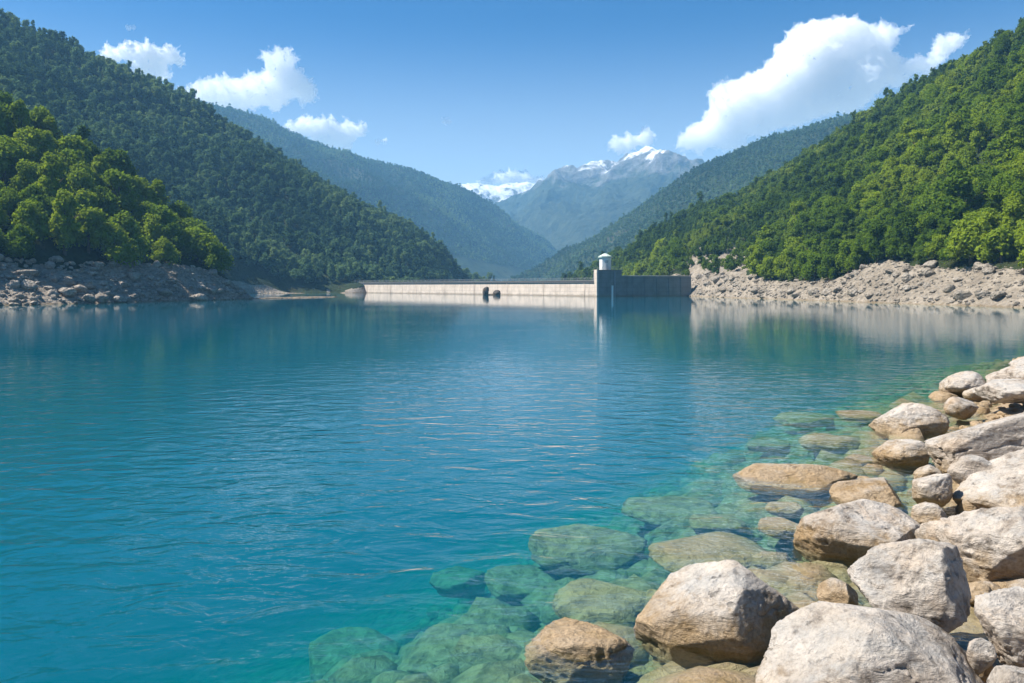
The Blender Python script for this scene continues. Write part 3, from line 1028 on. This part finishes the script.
# joints: thin raised ribs down the face
for i in range(2, nseg, 3):
    x = L * i / nseg; bow = 3.0 * math.sin(math.pi * i / nseg)
    bm = bmesh.new()
    vs = box_bm(bm, (x, toward * (.42 - bow), 1.2), (.16, .06, 8.0))
    bm_obj('joint_rib', bm, M['dam'], dam)

TX, TY = at(609.5, 296, 303)[0], 303.0
tw = empty('intake_tower', (TX, TY, 0), math.radians(10))
tag(tw, 'square grey concrete intake tower with a white round cabin on top', 'tower')
bm = bmesh.new(); box_bm(bm, (0, 2.6, -2.9), (9.4, 6.4, 25.6), 0, .06)
shaft = bm_obj('shaft', bm, M['wing'], tw)
bm = bmesh.new(); box_bm(bm, (0, 2.6, 10.05), (9.9, 6.9, .28), 0, .04)
bm_obj('platform', bm, M['wing'], tw)
bm = bmesh.new(); box_bm(bm, (-4.9, 1.2, -2.4), (.6, 3.6, 25.2), 0, .04)
bm_obj('sunlit_edge_strip', bm, M['dam'], tw)  # added pale strip: colours in the sunlit left side of the shaft
def cyl(bm, x, y, z0, z1, r0, r1, n=20):
    a = [bm.verts.new((x + r0 * math.cos(t), y + r0 * math.sin(t), z0)) for t in [2 * math.pi * i / n for i in range(n)]]
    b = [bm.verts.new((x + r1 * math.cos(t), y + r1 * math.sin(t), z1)) for t in [2 * math.pi * i / n for i in range(n)]]
    for i in range(n):
        bm.faces.new((a[i], a[(i + 1) % n], b[(i + 1) % n], b[i]))
    bm.faces.new(a[::-1]); bm.faces.new(b)
bm = bmesh.new(); cyl(bm, -.9, 2.6, 10.19, 15.0, 2.35, 2.35, 8)
cab = bm_obj('cabin', bm, M['white'], tw)
bm = bmesh.new(); cyl(bm, -.9, 2.6, 14.9, 15.35, 2.85, 2.85, 8); cyl(bm, -.9, 2.6, 15.352, 16.5, 2.7, .45, 8)
bm_obj('roof', bm, M['rooft'], tw)
bm = bmesh.new(); box_bm(bm, (-.9, .40, 13.2), (.9, .12, 1.2), 0, .02)
wn = bm_obj('window', bm, M['glass'], cab)
bm = bmesh.new(); box_bm(bm, (-.9, .39, 11.3), (.95, .12, 2.1), 0, .02)
bm_obj('door', bm, M['steel'], cab)
bm = bmesh.new()
for x0_, x1_, y_ in [(-4.7, 4.7, -.6), (-4.7, 4.7, 5.8)]:
    for z_ in (10.7, 11.2):
        box_bm(bm, (0, y_, z_), (9.4, .06, .06))
    for i in range(7):
        box_bm(bm, (-4.7 + 9.4 * i / 6, y_, 10.69), (.06, .06, 1.0))
bm_obj('railing', bm, M['steel'], tw)
bm = bmesh.new(); box_bm(bm, (.9, -.78, 2.0), (.75, .30, 4.4), 0, .03); 
bm_obj('level_gauge', bm, M['white'], tw)
bm = bmesh.new(); cyl(bm, 1.9, -.72, -2, 9.6, .16, .16, 10)
bm_obj('drain_pipe', bm, M['steel'], tw)

W0 = np.array([TX + 4.6, 303.6]); W1 = np.array([at(693, 296, 309)[0], 309.0])
wl = W1 - W0; LW = np.linalg.norm(wl); wang = math.atan2(wl[1], wl[0])
ww = empty('wing_wall', (W0[0], W0[1], 0), wang)
tag(ww, 'dark shaded concrete wall joining the tower to the right bank', 'wall')
bm = bmesh.new()
pts = [(0, 0), (LW, 0)]
v = [bm.verts.new(q) for q in [(0, 0, -15.5), (LW, 0, -15.5), (LW - .6, .5, 7.75), (0, .5, 7.75), (0, 5, -15.5), (LW, 5, -15.5), (LW - .6, 3.2, 7.75), (0, 3.2, 7.75)]]
for f in [(0, 1, 2, 3), (7, 6, 5, 4), (3, 2, 6, 7), (0, 4, 5, 1), (1, 5, 6, 2), (0, 3, 7, 4)]:
    bm.faces.new([v[i] for i in f])
bm_obj('wall_face', bm, M['wing'], ww)
bm = bmesh.new(); box_bm(bm, (LW / 2 - .4, 1.85, 7.90), (LW - .5, 3.1, .29), 0, .03)
bm_obj('coping', bm, M['dam'], ww)
bm = bmesh.new()
for i in range(1, 6):
    box_bm(bm, (LW * i / 6, .30, 3.0), (.35, .30, 8.6))
bm_obj('buttress', bm, M['wing'], ww)

# ------------------------------------------------------------------ trees
def crown_quads(seed, R, H, nl, nleaf, leaf, z0, core=True, lr=(.30, .50), jit=(.82, 1.12)):
    """foliage as many small leaf sprays over a set of lobes; returns verts, quads"""
    rng = np.random.default_rng(seed)
    cs, rs = [], []
    for i in range(nl):
        t = rng.uniform(0, 1)
        ang_ = rng.uniform(0, 6.283)
        rad = R * (.70 * math.sqrt(rng.random())) * (1 - .6 * t)
        cs.append((rad * math.cos(ang_), rad * math.sin(ang_), z0 + H * (.14 + .72 * t)))
        rs.append(R * rng.uniform(lr[0], lr[1]) * (1.1 - .4 * t))
    cs, rs = np.array(cs), np.array(rs)
    n = nleaf * 3
    li = rng.choice(nl, n, p=rs ** 2 / (rs ** 2).sum())
    d = rng.normal(size=(n, 3)); d /= np.linalg.norm(d, axis=1)[:, None]
    d[:, 2] = np.where((d[:, 2] < -.3) & (rng.random(n) < .6), -d[:, 2], d[:, 2])
    p = cs[li] + d * (rs[li] * rng.uniform(jit[0], jit[1], n))[:, None]
    inside = np.zeros(n, bool)
    for c, r in zip(cs, rs):
        inside |= np.linalg.norm(p - c, axis=1) < r * min(.80, jit[0])
    p, d = p[~inside][:nleaf], d[~inside][:nleaf]
    n = len(p)
    nr = d + rng.normal(size=(n, 3)) * .55 + np.array([0, 0, .25]); nr /= np.linalg.norm(nr, axis=1)[:, None]
    tmp = rng.normal(size=(n, 3))
    u = np.cross(nr, tmp); u /= np.linalg.norm(u, axis=1)[:, None]
    w_ = np.cross(nr, u)
    s = (leaf * rng.uniform(.55, 1.35, n))[:, None]
    bend = nr * s * .25
    V = np.stack([p - u * s, p - w_ * s * .62 - bend, p + u * s, p + w_ * s * .62 - bend], 1).reshape(-1, 3)
    Fq = np.arange(4 * n).reshape(-1, 4)
    if core:
        v, f = ico(1)
        off = len(V); vv, ff = [V], [Fq]
        for c, r in zip(cs, rs):
            vv.append(v * r * .62 + c)
            ff.append(np.concatenate([f, f[:, 2:3]], 1)[:, [0, 1, 2, 2]] + off if False else np.stack([f[:, 0], f[:, 1], f[:, 2], f[:, 2]], 1) + off)
            off += len(v)
        V = np.concatenate(vv)
        return V, Fq, np.concatenate(ff[1:])[:, :3]
    return V, Fq, None


def mixed_mesh(name, V, Q, T, mat, tint=None):
    """quads + triangles in one mesh"""
    me = bpy.data.meshes.new(name)
    nq, ntri = len(Q), (0 if T is None else len(T))
    me.vertices.add(len(V)); me.vertices.foreach_set('co', np.asarray(V, np.float32).ravel())
    loops = Q.ravel() if not ntri else np.concatenate([Q.ravel(), T.ravel()])
    me.loops.add(len(loops)); me.loops.foreach_set('vertex_index', loops.astype(np.int32))
    me.polygons.add(nq + ntri)
    st = np.arange(nq) * 4
    if ntri: st = np.concatenate([st, nq * 4 + np.arange(ntri) * 3])
    me.polygons.foreach_set('loop_start', st.astype(np.int32))
    me.materials.append(mat)
    me.update(calc_edges=True)
    if tint is not None:
        a = me.attributes.new('tint', 'FLOAT', 'POINT')
        a.data.foreach_set('value', np.asarray(tint, np.float32))
    return me


def trunk_mesh(seed, h, r):
    """tapered trunk with limbs"""
    rng = np.random.default_rng(seed)
    bm = bmesh.new()
    def limb(p0, p1, r0, r1, n=7):
        p0, p1 = Vector(p0), Vector(p1)
        q = (p1 - p0).to_track_quat('Z', 'Y')
        a = [bm.verts.new(p0 + q @ Vector((r0 * math.cos(t), r0 * math.sin(t), 0))) for t in [6.283 * i / n for i in range(n)]]
        b = [bm.verts.new(p1 + q @ Vector((r1 * math.cos(t), r1 * math.sin(t), 0))) for t in [6.283 * i / n for i in range(n)]]
        for i in range(n):
            bm.faces.new((a[i], a[(i + 1) % n], b[(i + 1) % n], b[i]))
    limb((0, 0, -1.2), (.1, .05, h * .35), r * 1.25, r * .8)
    limb((.1, .05, h * .35), (0, .1, h * .75), r * .8, r * .3)
    for i in range(5):
        a = rng.uniform(0, 6.28); z = h * rng.uniform(.28, .5)
        limb((.05, .05, z), (math.cos(a) * h * .28, math.sin(a) * h * .28, z + h * rng.uniform(.15, .3)), r * .45, r * .12, 5)
    me = bpy.data.meshes.new('trunk')
    bm.to_mesh(me); bm.free()
    me.materials.append(M['bark'])
    return me


NEAR = []
for i in range(7):
    H_ = [7.0, 6.2, 8.2, 5.8, 7.4, 9.6, 6.6][i]
    R_ = [4.3, 4.6, 3.7, 4.4, 3.9, 3.0, 4.2][i]
    V, Q, T = crown_quads(200 + i, R_, H_, 34, 3600, .31, .5, lr=(.14, .38), jit=(.55, 1.5))
    NEAR.append((mixed_mesh('crown', V, Q, T, M['leaf']), trunk_mesh(300 + i, H_, .28)))
MID = []
for i in range(6):
    MID.append(crown_quads(400 + i, [4.2, 3.7, 4.4, 3.3, 4.0, 2.6][i], [6.8, 7.8, 6.2, 8.0, 6.6, 9.6][i], 13, 420, .54, .4, lr=(.2, .44), jit=(.62, 1.42)))
FAR = []
for i in range(5):
    FAR.append(crown_quads(500 + i, 4.0, [7, 8, 6.5, 9, 7.5][i], 5, 46, 1.5, .2, core=True))


def merged_forest(name, P, Sc, T, protos, mat, seed, label):
    rng = np.random.default_rng(seed)
    Vs, Qs, Ts, At, off = [], [], [], [], 0
    for p, s, t in zip(P, Sc, T):
        v, q, tr = protos[rng.integers(len(protos))]
        Vs.append(rot_z(v * (s * np.array([rng.uniform(.85, 1.15), rng.uniform(.85, 1.15), rng.uniform(.85, 1.2)])), rng.uniform(0, 6.283)) + p)
        Qs.append(q + off)
        if tr is not None: Ts.append(tr + off)
        At.append(np.full(len(v), t)); off += len(v)
    me = mixed_mesh(name, np.concatenate(Vs), np.concatenate(Qs), np.concatenate(Ts) if Ts else None, mat, np.concatenate(At))
    return tag(link(name, me), label, 'forest', kind='stuff')


rng = np.random.default_rng(99)
cand = []
# left spur
P, V = hillA.sample(9000, 1.97, 4.06, rng)
sc = np.clip(rng.normal(1.45, .28, len(P)), .8, 2.1)
ok = (P[:, 1] > 40) & (P[:, 0] < -60)
tip = P[:, 1] / np.maximum(-P[:, 0], 1)
P, V, sc = P[ok], V[ok], sc[ok]
px_ = 512 + F * P[:, 0] / P[:, 1]
ok = px_ < 218
P, V, sc = P[ok], V[ok], sc[ok]
kp = spaced(P, 4.3 * sc, rng)
for i in kp: cand.append((P[i], V[i], sc[i], 'L'))
# right slope
P, V = hillG.sample(52000, 1.84, 6.1, rng)
px_, py_ = 512 + F * P[:, 0] / P[:, 1], HZ - F * (P[:, 2] - CAMH) / P[:, 1]
sc = np.clip(rng.normal(1.06, .24, len(P)), .6, 1.7)
bare = bare_rock(P, V) & (rng.random(len(P)) < .965)
sc = np.where((px_ < 745) & (px_ > 680) & (py_ > 230), sc * .55, sc)
P, V, sc = P[~bare], V[~bare], sc[~bare]
kp = spaced(P, 4.5 * sc, rng)
for i in kp: cand.append((P[i], V[i], sc[i], 'R'))
rank = []
for k, (p, v, s, side) in enumerate(cand):
    px = 512 + F * p[0] / p[1]
    inn = -18 < px < 1040
    front = v < (4.0 if side == 'L' else 5.9)
    rank.append((s / p[1]) if (inn and front and p[1] > 60) else 0)
order = np.argsort(-np.array(rank))
NTREE = 300
indiv = set(order[:NTREE].tolist())
SHADE = {'yellow green': (.72, 1.05), 'mid green': (.40, .66), 'dark green': (.08, .32)}
rest = {'L': [], 'R': []}
for k, (p, v, s, side) in enumerate(cand):
    big = fbm(np.array([p]) * .03, 3, 61)[0]
    t = .5 + 1.1 * big + rng.normal(0, .17)
    if side == 'R': t += .20 - .0011 * (p[1] - 180)
    if side == 'L': t += .22
    t = min(max(t, .05), 1.05)
    if k not in indiv:
        rest[side].append((p, s, t)); continue
    shade = 'yellow green' if t > .69 else ('mid green' if t > .36 else 'dark green')
    lo, hi = (1.97, 4.06) if side == 'L' else (1.84, 6.1)
    q = (v - lo) / (hi - lo)
    band = 'along the rocky bank' if q < .07 else ('low on the slope' if q < .3 else 'higher on the slope')
    where = 'of the left spur' if side == 'L' else 'of the right hillside'
    band = {'along the rocky bank': 'above the rocky bank', 'low on the slope': 'low on the slope', 'higher on the slope': 'higher up the slope'}[band]
    cr, tm = NEAR[rng.integers(7)]
    o = empty('tree', p, rng.uniform(0, 6.283))
    o.scale = (s * rng.uniform(.9, 1.12), s * rng.uniform(.9, 1.12), s * rng.uniform(.9, 1.15))
    tag(o, f'{shade} broadleaf tree {band} {where}', 'tree', f'{shade} trees {band} {where}')
    c = link('crown', cr, o); c.color = (t, t, t, 1)
    link('trunk', tm, o)
if rest['L']:
    merged_forest('spur_trees', *map(list, zip(*[(a, b, c) for a, b, c in rest['L']])), MID, M['leafm'], 5, 'further trees crowding the left spur')
merged_forest('right_hillside_trees', *map(list, zip(*[(a, b, c) for a, b, c in rest['R']])), MID, M['leafm'], 6, 'close wood of smaller trees covering the right hillside')

P, V = hillB.sample(60000, 2.03, 6.15, rng)
px_ = 512 + F * P[:, 0] / P[:, 1]
ok = (P[:, 1] > 180) & ~((px_ > 232) & (px_ < 385) & (V < 2.12) & (P[:, 1] < 520))
P = P[ok]
sc = np.clip(rng.normal(1.15, .26, len(P)), .6, 1.8)
kp = spaced(P, 4.6 * sc, rng)
t = np.clip(.46 + 1.3 * fbm(P * .016, 3, 7) + rng.normal(0, .2, len(P)), .02, 1.1)
merged_forest('left_hillside_forest', P[kp], sc[kp], t[kp], MID, M['leafd'], 9, 'dark green forest covering the tall left hill')

P, V = ridgeF.sample(60000, 1.2, 5.05, rng)
sc = np.clip(rng.normal(1.05, .25, len(P)), .6, 1.7)
px_ = 512 + F * P[:, 0] / P[:, 1]
ok = (px_ > 480) & (px_ < 960)
P, sc = P[ok], sc[ok]
kp = spaced(P, 4.6 * sc, rng)
t = np.clip(.40 + .9 * fbm(P * .01, 3, 17) + rng.normal(0, .2, len(P)), .02, 1)
merged_forest('right_ridge_forest', P[kp] - np.array([0, 0, 1.6]), sc[kp] * .78, t[kp], FAR, M['leafd'], 10, 'forest on the dark ridge behind the right hillside')
P, V = ridgeC.sample(110000, 1.2, 5.05, rng)
px_ = 512 + F * P[:, 0] / P[:, 1]
ok = (px_ > 180) & (px_ < 620)
P = P[ok]
sc = np.clip(rng.normal(1.3, .3, len(P)), .8, 2.0)
kp = spaced(P, 5.4 * sc, rng)
t = np.clip(.35 + .9 * fbm(P * .006, 3, 27) + rng.normal(0, .2, len(P)), .02, 1)
merged_forest('left_ridge_forest', P[kp] - np.array([0, 0, 2.5]), sc[kp] * .85, t[kp], FAR, M['leafd'], 12, 'distant forest on the blue ridge behind the left hill')

# ------------------------------------------------------------------ clouds
MC, MC2 = mat_cloud(.022), mat_cloud(.05, .20, .42)
def cloud(name, label, balls, Y, vox, seed):
    """balls: (px, py, radius in px, depth offset in px)"""
    u = Y / F
    bm = bmesh.new()
    for (px, py, r, dy) in balls:
        c = at(px, py, Y)
        res = bmesh.ops.create_icosphere(bm, subdivisions=3, radius=r * u * 1.10)
        for v in res['verts']:
            v.co = (v.co.x + c[0], v.co.y * 1.1 + c[1] + dy * u, v.co.z * .92 + c[2])
    me = bpy.data.meshes.new(name)
    bm.to_mesh(me); bm.free()
    me.materials.append(MC if len(balls) > 14 else MC2)
    o = link(name, me)
    m = o.modifiers.new('merge', 'REMESH'); m.mode = 'VOXEL'; m.voxel_size = vox
    for size, st in ((12 * u, 15 * u), (5.5 * u, 8.0 * u), (2.5 * u, 3.4 * u)):
        t = bpy.data.textures.new('billow', 'CLOUDS')
        t.noise_scale = size; t.noise_depth = 2; t.noise_type = 'HARD_NOISE'; t.noise_basis = 'BLENDER_ORIGINAL'
        d = o.modifiers.new('billow', 'DISPLACE')
        d.texture = t; d.texture_coords = 'GLOBAL'; d.strength = st; d.mid_level = .5
    return tag(o, label, 'cloud')

YC = 5000
cloud('cloud', 'small white cloud over the upper left ridge, leftmost of all', [(110, 55, 13, 0), (128, 52, 15, 3), (148, 55, 17, -3), (168, 55, 14, 0), (178, 60, 10, 2), (140, 68, 14, 0), (158, 70, 12, 4)], YC, 11, 1)
cloud('cloud', 'long cumulus cloud with a peaked top above the left hill', [(208, 88, 15, 0), (226, 90, 19, 2), (250, 94, 21, 0), (272, 92, 22, 0), (296, 84, 18, 0), (308, 88, 13, 0), (282, 58, 16, 2), (270, 58, 13, 0), (195, 94, 14, 0), (215, 97, 17, 3), (238, 98, 18, -3), (262, 88, 20, 0), (280, 74, 19, 2), (284, 60, 13, 0), (298, 88, 17, 2), (305, 98, 12, 0), (250, 82, 12, -5), (275, 104, 11, 0), (180, 92, 9, 0), (225, 78, 7, 0), (300, 72, 9, 0)], YC + 900, 12, 2)
cloud('cloud', 'low white cloud just over the end of the left ridge', [(295, 127, 12, 0), (312, 127, 15, 2), (330, 130, 16, -2), (347, 133, 15, 0), (360, 129, 11, 0), (322, 140, 14, 0), (345, 143, 12, 3)], YC, 10.5, 3)
cloud('cloud', 'tiny cloud scrap beside the low left cloud', [(378, 142, 5, 0), (386, 141, 4.5, 1)], YC, 9, 4)
cloud('cloud', 'bright cloud sitting on the snowy peak at the valley head', [(486, 181, 10, 0), (498, 177, 11, 2), (512, 178, 13, -2), (527, 179, 12, 0), (541, 181, 9, 0), (515, 188, 12, 3), (494, 175, 8, 0), (551, 184, 6, 0)], YC, 10, 5)
cloud('cloud', 'small round cloud above the snow capped mountain', [(617, 145, 12, 0), (630, 142, 14, 2), (644, 140, 13, -2), (651, 136, 9, 0), (625, 149, 10, 0)], YC, 11, 6)
cloud('cloud', 'huge towering cumulus cloud above the right ridges', [
    (720, 90, 13, 0), (734, 86, 13, 2), (756, 90, 15, 0), (800, 38, 18, 0), (812, 28, 14, 0), (812, 98, 26, 3), (775, 108, 24, 0), (850, 100, 20, 0), (940, 44, 12, 0), (955, 36, 10, 0), (728, 122, 18, 0),
    (688, 140, 15, 0), (708, 132, 20, 5), (725, 112, 22, -5), (745, 100, 24, 0), (762, 92, 26, 6), (784, 84, 30, -6), (805, 62, 34, 0), (825, 42, 28, 4), (842, 34, 22, -4), (862, 50, 26, 0), (884, 36, 18, 2),
    (858, 78, 30, 0), (835, 92, 26, 4), (790, 112, 22, 0), (760, 122, 20, 0), (882, 66, 20, 0), (900, 72, 17, 3), (918, 66, 15, 0), (938, 56, 14, 0), (952, 44, 14, -2), (964, 36, 9, 0), (905, 30, 8, 0), (712, 97, 10, 0), (745, 78, 10, 2), (770, 66, 12, 0), (735, 142, 14, 0), (700, 150, 10, 0), (930, 70, 12, 0)], YC + 140, 14, 7)
cloud('cloud', 'thin white wisp high over the upper left ridge', [(127, 28, 3.2, 0), (134, 27, 3.6, 0)], YC, 7.5, 8)
cloud('cloud', 'faint speck of cloud in the middle of the sky', [(443, 121, 2.6, 0), (449, 121, 2.4, 0)], YC, 6.5, 9)

# ------------------------------------------------------------------ haze
bm = bmesh.new(); box_bm(bm, (0, 1850, 350), (20000, 5700, 734))
HZ_O = bm_obj('haze', bm, mat_haze(1.8e-4))
for v in HZ_O.data.vertices: pass
tag(HZ_O, kind='stuff')

# ------------------------------------------------------------------ render settings
S.render.engine = 'CYCLES'
c = S.cycles
c.use_denoising = True
c.denoiser = 'OPENIMAGEDENOISE'
c.max_bounces = 22
c.diffuse_bounces = 3
c.glossy_bounces = 3
c.transmission_bounces = 4
c.volume_bounces = 20
c.transparent_max_bounces = 16
c.caustics_reflective = False
c.caustics_refractive = False
c.sample_clamp_indirect = 6
c.use_adaptive_sampling = True
c.adaptive_threshold = .015
vs = S.view_settings
vs.view_transform = 'Standard'
vs.look = 'None'
vs.exposure = 1.15
vs.gamma = 1
vs.use_curve_mapping = False
